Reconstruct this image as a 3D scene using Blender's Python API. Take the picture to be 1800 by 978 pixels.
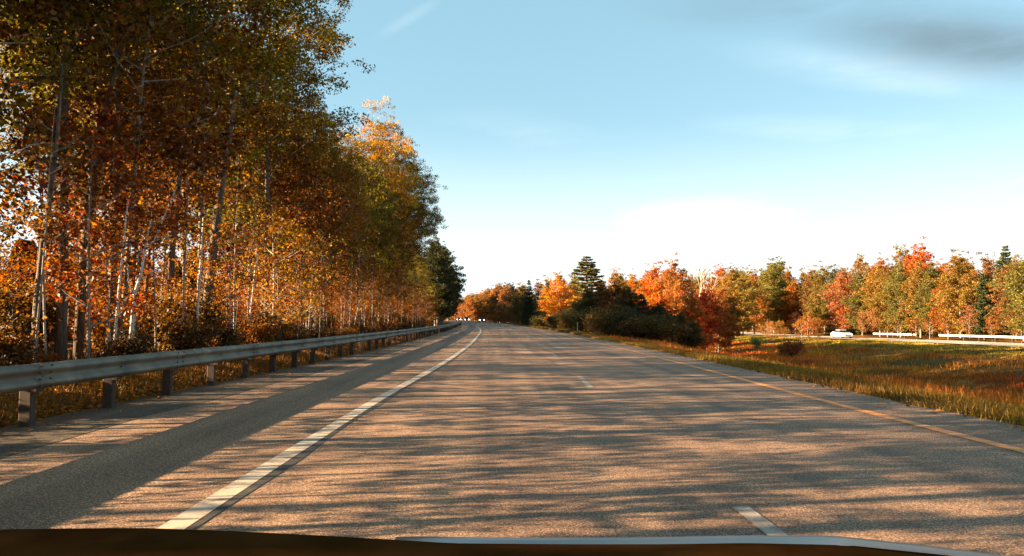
import bpy, math, random
import numpy as np
from mathutils import Vector, noise as mnoise

for o in list(bpy.data.objects):
    bpy.data.objects.remove(o)
scene = bpy.context.scene
COL = scene.collection
R = math.radians

# ------------------------------------------------------------------ camera
cam_data = bpy.data.cameras.new('camera')
cam = bpy.data.objects.new('camera', cam_data)
COL.objects.link(cam)
cam_data.sensor_width = 36
cam_data.lens = 26.0
cam_data.clip_start = 0.05
cam_data.clip_end = 9000
cam.location = (0, 0, 1.25)
cam.rotation_euler = (R(90 + 3.3), 0, R(-1.32))
scene.camera = cam

# ------------------------------------------------------------------ light
SUN_EL = 15.0
SUN_AZ = 8.0          # shadows run to +X, swung this far towards +Y
world = bpy.data.worlds.new("World")
scene.world = world
world.use_nodes = True
wt = world.node_tree
wn, wl = wt.nodes, wt.links
bg = wn['Background']
sky = wn.new('ShaderNodeTexSky')
sky.sky_type = 'NISHITA'
sky.sun_disc = False
sky.sun_elevation = R(SUN_EL)
to_sun = Vector((-math.cos(R(SUN_AZ)) * math.cos(R(SUN_EL)), -math.sin(R(SUN_AZ)) * math.cos(R(SUN_EL)), math.sin(R(SUN_EL))))
sky.sun_rotation = math.atan2(to_sun.x, to_sun.y)
sky.air_density = 1.0
sky.dust_density = 0.7
sky.ozone_density = 1.3
SKY_STRENGTH = 0.05
bg.inputs['Strength'].default_value = SKY_STRENGTH

# thin high cloud mixed into the sky, laid out by direction in the world
tc = wn.new('ShaderNodeTexCoord')
sep = wn.new('ShaderNodeSeparateXYZ'); wl.new(tc.outputs['Generated'], sep.inputs[0])
def wmath(op, a, b=None, c=None):
    n = wn.new('ShaderNodeMath'); n.operation = op
    for i, v in enumerate((a, b, c)):
        if v is None: continue
        if isinstance(v, (int, float)): n.inputs[i].default_value = v
        else: wl.new(v, n.inputs[i])
    return n.outputs[0]
mp = wn.new('ShaderNodeMapping'); wl.new(tc.outputs['Generated'], mp.inputs[0])
mp.inputs['Scale'].default_value = (1.5, 1.5, 6.0)
mp.inputs['Rotation'].default_value = (0, R(-18), 0)
nz = wn.new('ShaderNodeTexNoise'); wl.new(mp.outputs[0], nz.inputs['Vector'])
nz.inputs['Scale'].default_value = 3.2; nz.inputs['Detail'].default_value = 8; nz.inputs['Roughness'].default_value = 0.58
nz.inputs['Distortion'].default_value = 0.4
def direction(px, py):
    v = Vector(((px - 900) / 1300, 1.0, (489 - py) / 1300))
    a = R(3.3)
    v = Vector((v.x, v.y * math.cos(a) - v.z * math.sin(a), v.y * math.sin(a) + v.z * math.cos(a)))
    b = R(-1.32)
    v = Vector((v.x * math.cos(b) - v.y * math.sin(b), v.x * math.sin(b) + v.y * math.cos(b), v.z))
    return v.normalized()
def cloud(px, py, wx, wz, tilt, power, lo=0.3, hi=0.75):
    """soft stretched patch of cloud round a direction, broken up by noise"""
    d = direction(px, py)
    sub = wn.new('ShaderNodeVectorMath'); sub.operation = 'SUBTRACT'
    nrm = wn.new('ShaderNodeVectorMath'); nrm.operation = 'NORMALIZE'
    wl.new(tc.outputs['Generated'], nrm.inputs[0])
    wl.new(nrm.outputs[0], sub.inputs[0]); sub.inputs[1].default_value = d
    m = wn.new('ShaderNodeMapping'); m.vector_type = 'TEXTURE'
    wl.new(sub.outputs[0], m.inputs[0])
    az = math.atan2(d.x, d.y)
    m.inputs['Rotation'].default_value = (0, R(tilt), -az)
    m.inputs['Scale'].default_value = (wx, 1.0, wz)
    ln = wn.new('ShaderNodeVectorMath'); ln.operation = 'LENGTH'; wl.new(m.outputs[0], ln.inputs[0])
    mr = wn.new('ShaderNodeMapRange'); mr.interpolation_type = 'SMOOTHSTEP'
    wl.new(ln.outputs['Value'], mr.inputs[0])
    mr.inputs[1].default_value = 0.0; mr.inputs[2].default_value = 1.0
    mr.inputs[3].default_value = 1.0; mr.inputs[4].default_value = 0.0
    m2 = wn.new('ShaderNodeMapRange'); m2.interpolation_type = 'SMOOTHSTEP'
    wl.new(nz.outputs[0], m2.inputs[0]); m2.inputs[1].default_value = lo; m2.inputs[2].default_value = hi
    return wmath('MULTIPLY', wmath('MULTIPLY', mr.outputs[0], m2.outputs[0]), power)
whites = None
for args in ((1220, 395, .30, .07, -2, 1.0, .2, .58), (1740, 385, .28, .08, -16, .9, .25, .62), (1600, 128, .26, .035, 14, .45, .2, .75),
             (1500, 235, .26, .03, 8, .30, .2, .7), (720, 32, .06, .010, -30, .14, .1, .6), (1200, 470, .7, .09, 0, .7, .05, .5),
             (950, 250, .2, .05, 8, .16, .2, .7)):
    c_ = cloud(*args)
    whites = c_ if whites is None else wmath('MAXIMUM', whites, c_)
grey = wmath('MAXIMUM', cloud(1730, 80, .27, .055, 17, .85, .05, .55), cloud(1400, 10, .26, .04, 5, .42, .1, .6))
hz = wn.new('ShaderNodeMapRange'); hz.interpolation_type = 'SMOOTHSTEP'
wl.new(sep.outputs['Z'], hz.inputs[0])
hz.inputs[1].default_value = 0.02; hz.inputs[2].default_value = 0.28; hz.inputs[3].default_value = 0.9; hz.inputs[4].default_value = 0.0
whites = wmath('MAXIMUM', whites, hz.outputs[0])
veil = wn.new('ShaderNodeMixRGB'); veil.inputs[0].default_value = .6; wl.new(sky.outputs[0], veil.inputs[1]); veil.inputs[2].default_value = (1.05, 1.98, 2.2, 1)
mx1 = wn.new('ShaderNodeMixRGB'); wl.new(whites, mx1.inputs[0]); wl.new(veil.outputs[0], mx1.inputs[1])
mx1.inputs[2].default_value = (3.5, 3.9, 3.9, 1)
mx2 = wn.new('ShaderNodeMixRGB'); wl.new(grey, mx2.inputs[0]); wl.new(mx1.outputs[0], mx2.inputs[1])
mx2.inputs[2].default_value = (.72, .98, 1.12, 1)
wl.new(mx2.outputs[0], bg.inputs['Color'])

sd = bpy.data.lights.new('sun', 'SUN')
sd.energy = 5.0; sd.angle = R(0.35); sd.color = (1.0, 0.70, 0.41)
sun = bpy.data.objects.new('sun', sd); COL.objects.link(sun)
sun.rotation_euler = to_sun.to_track_quat('Z', 'Y').to_euler()

vs = scene.view_settings
vs.view_transform = 'Standard'; vs.look = 'None'; vs.gamma = 1; vs.use_curve_mapping = False
vs.exposure = 2.8
scene.render.engine = 'CYCLES'
scene.cycles.max_bounces = 6
scene.cycles.diffuse_bounces = 3
scene.cycles.transmission_bounces = 4
scene.cycles.transparent_max_bounces = 4

# ------------------------------------------------------------------ ground plan
CK = [(-80, 0), (0, 0), (6, .0), (12, .08), (20, .35), (35, .62), (60, .62), (90, .3), (116, -.6), (180, -4), (232, -8.5), (300, -16), (400, -30), (600, -62), (900, -115)]
OK_ = [(-80, 56), (0, 56.5), (80, 57.5), (115, 59.5), (140, 59), (160, 56), (190, 50), (230, 41), (300, 27), (400, 12), (600, -20), (900, -70)]
EK = [(-80, 0), (60, 0), (120, .2), (200, .55), (280, .95), (400, 1.3), (900, 1.5)]
def cubic(knots):
    xs = np.array([k[0] for k in knots], float); ys = np.array([k[1] for k in knots], float)
    m = np.gradient(ys, xs)
    def f(x):
        x = np.asarray(x, float)
        i = np.clip(np.searchsorted(xs, x) - 1, 0, len(xs) - 2)
        h = xs[i + 1] - xs[i]; t = np.clip((x - xs[i]) / h, 0, 1)
        return (ys[i] * (1 + 2 * t) * (1 - t) ** 2 + m[i] * h * t * (1 - t) ** 2 + ys[i + 1] * t * t * (3 - 2 * t) + m[i + 1] * h * t * t * (t - 1))
    return f
cy = cubic(CK); oy = cubic(OK_); ey = cubic(EK)
# cross section: offset from road axis -> height (right side scaled to where the far carriageway runs)
SX = np.array([-400, -60, -34, -16, -10, -8.2, -7.3, -6.6, -6.1, -6.0, 6.5, 6.6, 7.6, 10, 15, 22, 28, 34, 42, 50, 56.5, 57, 66, 67, 74, 110, 200, 600], float)
SZ = np.array([-1.5, -1.0, -.5, -.15, .02, .12, .2, .14, .02, -.03, -.03, -.02, -.07, -.45, -1.4, -2.7, -3.1, -2.6, -1.75, -1.72, -1.75, -1.78, -1.78, -1.75, -1.5, -.5, 1.5, 3], float)
def ground_z(x, y, rough=True):
    x = np.asarray(x, float); y = np.asarray(y, float)
    s = x - cy(y)
    k = 50.5 / np.maximum(oy(y) - cy(y) - 6.5, 12)
    s = np.where(s > 6.5, 6.5 + (s - 6.5) * k, s)
    z = np.interp(s, SX, SZ)
    dip = 1.0 + 0.28 * np.clip((y - 85) / 55, 0, 1) - 0.9 * np.clip((y - 160) / 160, 0, 1)
    z = np.where(s > 6.5, z * dip, z)
    z = z + ey(y)
    if rough:
        off = np.clip((np.abs(s - .3) - 6.9) / 3.5, 0, 1) * np.where((s > 55) & (s < 69), 0.1, 1)
        z = z + off * (0.10 * np.sin(x * .9 + y * .33) * np.sin(y * .71 - x * .2) + 0.16 * np.sin(x * .23 + 1.3) * np.sin(y * .19 + .7) + .05 * np.sin(x * 2.3 + y * 1.1) * np.sin(y * 1.9))
    return z
def gz(x, y): return float(ground_z(x, y))
def at(px, Y):
    """x of the point at distance Y that stands px pixels along the 1800 px frame"""
    return math.tan(math.atan((px - 900) / 1300) + R(1.32)) * Y

# ------------------------------------------------------------------ helpers
def tag(o, label=None, cat=None, group=None, kind=None):
    if label: o['label'] = label
    if cat: o['category'] = cat
    if group: o['group'] = group
    if kind: o['kind'] = kind
    return o
def cname(c):
    q = c[1] / c[0]
    return 'olive green' if q > .85 else 'bronze gold' if q > .62 else 'golden orange' if q > .42 else 'orange' if q > .30 else 'rust red'
def zone(y):
    if y < 22: return 'near the left edge of the picture'
    if y < 38: return 'behind the near stretch of the left guardrail'
    if y < 60: return 'behind the middle stretch of the left guardrail'
    if y < 84: return 'behind the far stretch of the left guardrail'
    return 'where the left guardrail narrows to a line'
def rzone(y):
    if y < 96: return 'at the right edge of the picture'
    if y < 113: return 'behind the long far guardrail'
    if y < 128: return 'behind the short far guardrail'
    if y < 150: return 'behind the white car'
    if y < 190: return 'just left of the white car'
    return 'far left of the white car'
def mesh_obj(name, verts, faces, mat, parent=None, smooth=True, mats=None, midx=None):
    me = bpy.data.meshes.new(name)
    me.from_pydata([tuple(v) for v in verts], [], [tuple(f) for f in faces])
    me.materials.append(mat) if mats is None else [me.materials.append(m) for m in mats]
    if midx is not None: me.polygons.foreach_set('material_index', midx)
    me.polygons.foreach_set('use_smooth', [smooth] * len(me.polygons))
    me.update()
    o = bpy.data.objects.new(name, me); COL.objects.link(o)
    if parent: o.parent = parent
    return o
def empty(name, loc=(0, 0, 0), rz=0.0, sc=1.0):
    o = bpy.data.objects.new(name, None); COL.objects.link(o)
    o.empty_display_size = 0.3
    o.location = loc; o.rotation_euler = (0, 0, rz); o.scale = (sc, sc, sc)
    return o
class MB:
    def __init__(s): s.v = []; s.f = []
    def box(s, x0, x1, y0, y1, z0, z1, bev=0.0):
        n = len(s.v)
        if bev <= 0:
            s.v += [(x0, y0, z0), (x1, y0, z0), (x1, y1, z0), (x0, y1, z0), (x0, y0, z1), (x1, y0, z1), (x1, y1, z1), (x0, y1, z1)]
            s.f += [(n, n + 3, n + 2, n + 1), (n + 4, n + 5, n + 6, n + 7), (n, n + 1, n + 5, n + 4), (n + 1, n + 2, n + 6, n + 5), (n + 2, n + 3, n + 7, n + 6), (n + 3, n, n + 4, n + 7)]
        else:
            b = bev
            ring = [(x0 + b, y0), (x1 - b, y0), (x1, y0 + b), (x1, y1 - b), (x1 - b, y1), (x0 + b, y1), (x0, y1 - b), (x0, y0 + b)]
            for z, k in ((z0, 0), (z1 - b, 0), (z1, b)):
                for (x, y) in ring:
                    cx, cyy = (x0 + x1) / 2, (y0 + y1) / 2
                    s.v.append((x - math.copysign(k, x - cx) if k else x, y - math.copysign(k, y - cyy) if k else y, z))
            for l in range(2):
                for i in range(8):
                    j = (i + 1) % 8
                    s.f.append((n + l * 8 + i, n + l * 8 + j, n + l * 8 + 8 + j, n + l * 8 + 8 + i))
            s.f.append(tuple(n + 16 + i for i in range(8))); s.f.append(tuple(n + i for i in reversed(range(8))))
    def tube(s, pts, rads, sides=6, cap=True):
        n0 = len(s.v); pts = [Vector(p) for p in pts]
        for i, p in enumerate(pts):
            d = (pts[min(i + 1, len(pts) - 1)] - pts[max(i - 1, 0)])
            if d.length < 1e-6: d = Vector((0, 0, 1))
            d.normalize()
            a = d.cross(Vector((0, 1, 0)) if abs(d.y) < .8 else Vector((1, 0, 0))).normalized()
            b = d.cross(a)
            for k in range(sides):
                t = 2 * math.pi * k / sides
                s.v.append(tuple(p + (a * math.cos(t) + b * math.sin(t)) * rads[i]))
        for i in range(len(pts) - 1):
            for k in range(sides):
                k2 = (k + 1) % sides; q = n0 + i * sides
                s.f.append((q + k, q + k2, q + sides + k2, q + sides + k))
        if cap:
            s.f.append(tuple(n0 + k for k in reversed(range(sides))))
            s.f.append(tuple(n0 + (len(pts) - 1) * sides + k for k in range(sides)))
    def build(s, name, mat, parent=None, smooth=False): return mesh_obj(name, s.v, s.f, mat, parent, smooth)

# ------------------------------------------------------------------ materials
def newmat(name):
    m = bpy.data.materials.new(name); m.use_nodes = True
    return m, m.node_tree.nodes, m.node_tree.links, m.node_tree.nodes['Principled BSDF']
def ramp(n, stops):
    r = n.new('ShaderNodeValToRGB')
    while len(r.color_ramp.elements) < len(stops): r.color_ramp.elements.new(0.5)
    for e, (p, c) in zip(r.color_ramp.elements, stops):
        e.position = p; e.color = tuple(c) + (1,) if len(c) == 3 else c
    return r
def noise(n, l, scale, detail=4, rough=.5, vec=None, dist=0):
    t = n.new('ShaderNodeTexNoise'); t.inputs['Scale'].default_value = scale; t.inputs['Detail'].default_value = detail
    t.inputs['Roughness'].default_value = rough; t.inputs['Distortion'].default_value = dist
    if vec is not None: l.new(vec, t.inputs['Vector'])
    return t
def mixc(n, l, kind, fac, a, b):
    m = n.new('ShaderNodeMixRGB'); m.blend_type = kind
    for i, v in enumerate((fac, a, b)):
        if isinstance(v, (int, float)): m.inputs[i].default_value = v
        elif isinstance(v, tuple): m.inputs[i].default_value = v + (1,) if len(v) == 3 else v
        else: l.new(v, m.inputs[i])
    return m.outputs[0]
def position(n): return n.new('ShaderNodeNewGeometry').outputs['Position']
def mapping(n, l, vec, scale=(1, 1, 1)):
    m = n.new('ShaderNodeMapping'); l.new(vec, m.inputs[0]); m.inputs['Scale'].default_value = scale
    return m.outputs[0]

def simple(name, col, rough=.6, metal=0.0, var=.25, scale=8, emit=None):
    m, n, l, p = newmat(name)
    t = noise(n, l, scale, 5, .6, n.new('ShaderNodeTexCoord').outputs['Object'])
    r = ramp(n, [(.3, tuple(c * (1 - var) for c in col)), (.7, tuple(min(1, c * (1 + var)) for c in col))])
    l.new(t.outputs[0], r.inputs[0]); l.new(r.outputs[0], p.inputs['Base Color'])
    p.inputs['Roughness'].default_value = rough; p.inputs['Metallic'].default_value = metal
    if emit:
        p.inputs['Emission Color'].default_value = tuple(emit[0]) + (1,); p.inputs['Emission Strength'].default_value = emit[1]
    return m

def asphalt(name, tint, bright):
    m, n, l, p = newmat(name)
    pos = position(n)
    fine = noise(n, l, 85, 3, .75, pos)          # aggregate
    r1 = ramp(n, [(.34, (.10, .10, .11)), (.47, (.62, .61, .62)), (.56, (1.15, 1.12, 1.05)), (.68, (3.2, 3.0, 2.6))])
    l.new(fine.outputs[0], r1.inputs[0])
    mid = noise(n, l, 38, 3, .7, pos)
    r4 = ramp(n, [(.38, (.55, .55, .55)), (.62, (1.5, 1.47, 1.42))]); l.new(mid.outputs[0], r4.inputs[0])
    streak = noise(n, l, 1.0, 5, .55, mapping(n, l, pos, (1.7, .045, 1)))     # wheel tracks worn along the road
    r2 = ramp(n, [(.33, (.68, .68, .70)), (.64, (1.3, 1.28, 1.22))]); l.new(streak.outputs[0], r2.inputs[0])
    blotch = noise(n, l, .45, 5, .6, pos, .6)
    r3 = ramp(n, [(.35, (.86, .86, .87)), (.65, (1.12, 1.1, 1.08))]); l.new(blotch.outputs[0], r3.inputs[0])
    c = mixc(n, l, 'MULTIPLY', 1.0, tuple(t * bright for t in tint), r1.outputs[0])
    c = mixc(n, l, 'MULTIPLY', 1.0, c, r4.outputs[0])
    c = mixc(n, l, 'MULTIPLY', 1.0, c, r2.outputs[0]); c = mixc(n, l, 'MULTIPLY', 1.0, c, r3.outputs[0])
    hue = noise(n, l, 60, 2, .6, mapping(n, l, pos, (1, 1, 1.3)))
    rh = ramp(n, [(.36, (1.22, .95, .9)), (.5, (1, 1, 1)), (.64, (.92, 1.0, .84))]); l.new(hue.outputs['Color'], rh.inputs[0])
    c = mixc(n, l, 'MULTIPLY', .8, c, rh.outputs[0])
    l.new(c, p.inputs['Base Color'])
    p.inputs['Roughness'].default_value = .82
    p.inputs['Specular IOR Level'].default_value = .25
    b = n.new('ShaderNodeBump'); b.inputs['Strength'].default_value = .55; b.inputs['Distance'].default_value = .006
    l.new(fine.outputs[0], b.inputs['Height']); l.new(b.outputs[0], p.inputs['Normal'])
    return m
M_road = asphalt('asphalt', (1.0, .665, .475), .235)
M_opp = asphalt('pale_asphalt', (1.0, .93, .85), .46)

def paint(name, col, wear):
    m, n, l, p = newmat(name)
    pos = position(n)
    t = noise(n, l, 45, 4, .7, pos); w = noise(n, l, 6, 4, .6, pos)
    add = n.new('ShaderNodeMath'); add.operation = 'ADD'; l.new(t.outputs[0], add.inputs[0]); l.new(w.outputs[0], add.inputs[1])
    r = ramp(n, [(wear - .10, (0, 0, 0)), (wear + .06, (1, 1, 1))])
    half = n.new('ShaderNodeMath'); half.operation = 'MULTIPLY'; l.new(add.outputs[0], half.inputs[0]); half.inputs[1].default_value = .5
    l.new(half.outputs[0], r.inputs[0])
    l.new(mixc(n, l, 'MIX', r.outputs[0], (.15, .125, .105), col), p.inputs['Base Color'])
    p.inputs['Roughness'].default_value = .7
    return m
M_white = paint('worn_white_paint', (.47, .38, .28), .44)
M_dash = paint('faded_white_paint', (.36, .29, .22), .52)
M_yellow = paint('worn_yellow_paint', (.60, .21, .014), .46)
M_seam = simple('joint_tar', (.035, .03, .027), .8, 0, .5, 14)

def ground_mat():
    m, n, l, p = newmat('autumn_ground')
    pos = position(n)
    a = noise(n, l, .16, 6, .6, pos, .5); b = noise(n, l, 2.6, 6, .7, pos); c = noise(n, l, 17, 4, .7, pos)
    r1 = ramp(n, [(.34, (.06, .045, .010)), (.47, (.11, .062, .013)), (.58, (.19, .072, .014)), (.72, (.24, .10, .024))])
    l.new(a.outputs[0], r1.inputs[0])
    r2 = ramp(n, [(.3, (.42, .42, .42)), (.55, (1, 1, 1)), (.75, (1.5, 1.4, 1.2))]); l.new(b.outputs[0], r2.inputs[0])
    r3 = ramp(n, [(.3, (.4, .4, .4)), (.7, (1.6, 1.6, 1.6))]); l.new(c.outputs[0], r3.inputs[0])
    col = mixc(n, l, 'MULTIPLY', 1, r1.outputs[0], r2.outputs[0]); col = mixc(n, l, 'MULTIPLY', 1, col, r3.outputs[0])
    l.new(col, p.inputs['Base Color']); p.inputs['Roughness'].default_value = 1; p.inputs['Specular IOR Level'].default_value = .05
    bu = n.new('ShaderNodeBump'); bu.inputs['Strength'].default_value = .9; bu.inputs['Distance'].default_value = .08
    l.new(b.outputs[0], bu.inputs['Height']); l.new(bu.outputs[0], p.inputs['Normal'])
    return m
M_ground = ground_mat()

def leaf_mat(name, transl=.45):
    """leaf colour = the tree's own object colour, varied per leaf and per clump"""
    m, n, l, p = newmat(name)
    oi = n.new('ShaderNodeObjectInfo')
    a = n.new('ShaderNodeAttribute'); a.attribute_name = 'leaf'     # x: brightness  y: hue of the clump
    sp = n.new('ShaderNodeSeparateXYZ'); l.new(a.outputs['Vector'], sp.inputs[0])
    hs = n.new('ShaderNodeHueSaturation')
    mr = n.new('ShaderNodeMapRange'); l.new(sp.outputs['Y'], mr.inputs[0]); mr.inputs[3].default_value = .485; mr.inputs[4].default_value = .525
    l.new(mr.outputs[0], hs.inputs['Hue'])
    mv = n.new('ShaderNodeMapRange'); l.new(sp.outputs['X'], mv.inputs[0]); mv.inputs[3].default_value = .25; mv.inputs[4].default_value = 1.7
    l.new(mv.outputs[0], hs.inputs['Value']); l.new(oi.outputs['Color'], hs.inputs['Color'])
    l.new(hs.outputs[0], p.inputs['Base Color']); p.inputs['Roughness'].default_value = .55
    p.inputs['Specular IOR Level'].default_value = .3
    tr = n.new('ShaderNodeBsdfTranslucent')
    hv = n.new('ShaderNodeHueSaturation'); hv.inputs['Value'].default_value = 1.5; hv.inputs['Saturation'].default_value = 1.15
    l.new(hs.outputs[0], hv.inputs['Color']); l.new(hv.outputs[0], tr.inputs['Color'])
    mx = n.new('ShaderNodeMixShader'); mx.inputs[0].default_value = transl
    l.new(p.outputs[0], mx.inputs[1]); l.new(tr.outputs[0], mx.inputs[2])
    l.new(mx.outputs[0], n['Material Output'].inputs['Surface'])
    return m
M_leaf = leaf_mat('autumn_leaf')
M_needle = leaf_mat('needle', .15)
M_blade = leaf_mat('grass_blade', .35)

def bark(name, c0, c1, horiz=False):
    m, n, l, p = newmat(name)
    v = mapping(n, l, n.new('ShaderNodeTexCoord').outputs['Object'], (9, 9, 1.2) if not horiz else (2, 2, 9))
    t = noise(n, l, 2.2, 6, .7, v)
    r = ramp(n, [(.35, c0), (.62, c1)]); l.new(t.outputs[0], r.inputs[0]); l.new(r.outputs[0], p.inputs['Base Color'])
    p.inputs['Roughness'].default_value = .9
    b = n.new('ShaderNodeBump'); b.inputs['Strength'].default_value = .7; b.inputs['Distance'].default_value = .03
    l.new(t.outputs[0], b.inputs['Height']); l.new(b.outputs[0], p.inputs['Normal'])
    return m
M_bark = bark('brown_bark', (.035, .024, .016), (.16, .115, .08))
M_grey = bark('grey_bark', (.10, .085, .07), (.30, .26, .21))
M_birch = bark('birch_bark', (.22, .19, .15), (.68, .62, .52), True)
M_twig = bark('pale_twig', (.16, .13, .10), (.40, .34, .28))

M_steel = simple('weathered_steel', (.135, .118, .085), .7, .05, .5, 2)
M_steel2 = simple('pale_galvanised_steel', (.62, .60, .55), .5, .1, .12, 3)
M_post = simple('weathered_post', (.042, .026, .016), .85, 0, .45, 12)

# ------------------------------------------------------------------ ground and roads
def sheet(name, xs_fn, ys, mat, dz, rough):
    rows = [xs_fn(y) for y in ys]; w = len(rows[0])
    X = np.array(rows); Y = np.repeat(np.array(ys, float)[:, None], w, 1)
    Z = ground_z(X, Y, rough) + dz
    v = np.stack([X, Y, Z], -1).reshape(-1, 3)
    f = [(j * w + i, j * w + i + 1, (j + 1) * w + i + 1, (j + 1) * w + i) for j in range(len(ys) - 1) for i in range(w - 1)]
    return mesh_obj(name, v.tolist(), f, mat)
ys_g = list(np.concatenate([[-2500, -600, -200, -80], np.arange(-40, 60, .8), np.arange(60, 160, 2), np.arange(160, 420, 5), [450, 500, 600, 750, 900, 1500, 3000, 5000]]))
base_s = np.concatenate([[-4000, -1500, -600, -300, -150, -90, -60, -45], np.arange(-36, -10, 1.2), np.arange(-10, -5.8, .3), [-5.5, 0, 6.0, 6.5], np.arange(6.8, 30, .55), np.arange(30, 80, 1.5), [85, 95, 110, 140, 200, 320, 600, 1500, 4000]])
g = sheet('ground', lambda y: base_s + float(cy(min(y, 600))), ys_g, M_ground, 0, True)
tag(g, 'rough autumn verge and median ground beside the highway', 'ground', kind='structure')

# wavy pavement edge, road surface laid 3 cm above the ground under it
rng = np.random.default_rng(5)
ys_r = list(np.concatenate([np.arange(-30, 60, .5), np.arange(60, 430, 2.5), np.arange(430, 640, 10)]))
def road_xs(y):
    wl_ = .05 * math.sin(y * 1.7) + .04 * math.sin(y * 4.1 + 1); wr = .06 * math.sin(y * 1.3 + 2) + .04 * math.sin(y * 3.7)
    return np.array([-6.05 + wl_, -5.6, -4, -2, 0, 2, 4, 5.8, 6.42 + wr]) + float(cy(y))
def road_sheet(name, xs_fn, ys, mat, lift):
    rows = [xs_fn(y) for y in ys]; w = len(rows[0]); v = []
    for y, r_ in zip(ys, rows):
        e = float(ey(y))
        for x in r_: v.append((float(x), float(y), e + lift))
    f = [(j * w + i, j * w + i + 1, (j + 1) * w + i + 1, (j + 1) * w + i) for j in range(len(ys) - 1) for i in range(w - 1)]
    return mesh_obj(name, v, f, mat)
o = road_sheet('road', road_xs, ys_r, M_road, 0.0)
tag(o, 'two lane highway carriageway of coarse worn asphalt striped by tree shadows', 'road', kind='structure')
def strip(name, off0, off1, y0, y1, mat, lift=.004, wig=0.0):
    n_ = max(2, int((y1 - y0) / (.5 if y1 < 80 else 1.5)) + 1); v = []
    for i in range(n_):
        y = y0 + (y1 - y0) * i / (n_ - 1); c = float(cy(y)); e = float(ey(y)) + lift
        a = wig * math.sin(y * 2.9) + wig * .7 * math.sin(y * 7.3)
        v += [(c + off0 + a * .3, y, e), (c + off1 + a, y, e)]
    f = [(2 * i, 2 * i + 1, 2 * i + 3, 2 * i + 2) for i in range(n_ - 1)]
    return mesh_obj(name, v, f, mat)
tag(strip('edge_line', -2.10, -1.92, -20, 420, M_white, .006), 'worn white edge line between lane and wide left shoulder', 'road marking', kind='structure')
tag(strip('pavement_joint', -1.92, -1.845, -20, 300, M_seam, .004, .02), 'dark tarred pavement joint along the white edge line', 'pavement joint', kind='structure')
tag(strip('yellow_line', 5.16, 5.33, -20, 420, M_yellow, .006), 'faded orange yellow edge line by the median', 'road marking', kind='structure')
M_sh = asphalt('darker_shoulder', (1.0, .8, .62), .085)  # same asphalt texture in a darker tone, for the strip beside the posts
tag(strip('shoulder_strip', -5.98, -4.72, -20, 230, M_sh, .004, .04), 'darker toned strip of the left shoulder along the guardrail posts', 'pavement', kind='structure')
y = 2.15
while y < 380:
    s_ = strip('lane_dash', 1.65, 1.775, y - 0.0, y + 3.05, M_dash, .006)
    tag(s_, 'faded white dash of the broken lane line', 'road marking', 'dashes of the lane line', 'structure')
    y += 12.19
# far carriageway
ys_o = list(np.concatenate([np.arange(-40, 220, 4), np.arange(220, 400, 6)]))
def opp_sheet(name, o0, o1, mat, lift):
    v = []
    for y in ys_o:
        for t in (0, .33, .66, 1):
            x = float(oy(y)) + o0 + (o1 - o0) * t
            v.append((x, y, gz(x, y) * 0 + float(ground_z(float(oy(y)) + 4, y, False)) + lift))
    f = [(j * 4 + i, j * 4 + i + 1, j * 4 + 5 + i, j * 4 + 4 + i) for j in range(len(ys_o) - 1) for i in range(3)]
    return mesh_obj(name, v, f, mat)
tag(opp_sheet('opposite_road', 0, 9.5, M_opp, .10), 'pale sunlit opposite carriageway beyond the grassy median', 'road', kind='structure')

# ------------------------------------------------------------------ guardrails
PROFILE = [(-.012, .155), (.0, .15), (.03, .135), (.078, .105), (.082, .08), (.06, .055), (.012, .018), (.008, 0), (.012, -.018), (.06, -.055), (.082, -.08), (.078, -.105), (.03, -.135), (.0, -.15), (-.012, -.155)]
def rail_mesh(path, side, zc, mat, parent, seams=None):
    """W-beam swept along path [(x,y,z)], side = +1 when the face looks to +X; has thickness"""
    v = []; f = []; m = len(PROFILE)
    for (x, y, z) in path:
        for (a, b) in PROFILE: v.append((x + side * a, y, z + zc + b))
        for (a, b) in PROFILE: v.append((x + side * (a - .006), y, z + zc + b))
    for j in range(len(path) - 1):
        q = j * 2 * m
        for i in range(m - 1):
            f.append((q + i, q + i + 1, q + 2 * m + i + 1, q + 2 * m + i))
            f.append((q + m + i + 1, q + m + i, q + 3 * m + i, q + 3 * m + i + 1))
        f.append((q + m, q, q + 2 * m, q + 3 * m)); f.append((q + m - 1, q + 2 * m - 1, q + 4 * m - 1, q + 3 * m - 1))
    return mesh_obj('rail', v, f, mat, parent)
RAIL_S = -5.62
gr = empty('guardrail', (RAIL_S, 0, 0))
tag(gr, 'long weathered steel guardrail on brown posts along the left shoulder', 'guardrail')
pth = [(float(cy(y)) * .6, y, float(ey(y)) + .0) for y in list(np.arange(-6, 60, .635)) + list(np.arange(60, 222, 2))]
rail_mesh(pth, 1, .62, M_steel, gr)
k = 0; y = 3.6
while y < 190 and k < 98:
    x = float(cy(y)) * .6 - .13 ; z = float(ey(y))
    mb = MB(); lean = random.Random(k).uniform(-.012, .012)
    mb.box(x - .1, x + .05, y - .055, y + .055, z - .3, z + .66, .012)
    p_ = mb.build('post', M_post, gr)
    if y < 45:
        mb = MB(); mb.box(x + .052, x + .128, y - .07, y + .07, z + .42, z + .69, .008); mb.build('block', M_post, gr)
        mb = MB(); mb.tube([(x + .13, y, z + .62), (x + .158, y, z + .62)], [.016, .016], 8); mb.build('bolt', M_steel, gr)
    y += 1.905; k += 1
M_rust = simple('rust_stain', (.10, .045, .02), .9, 0, .5, 20)
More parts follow.
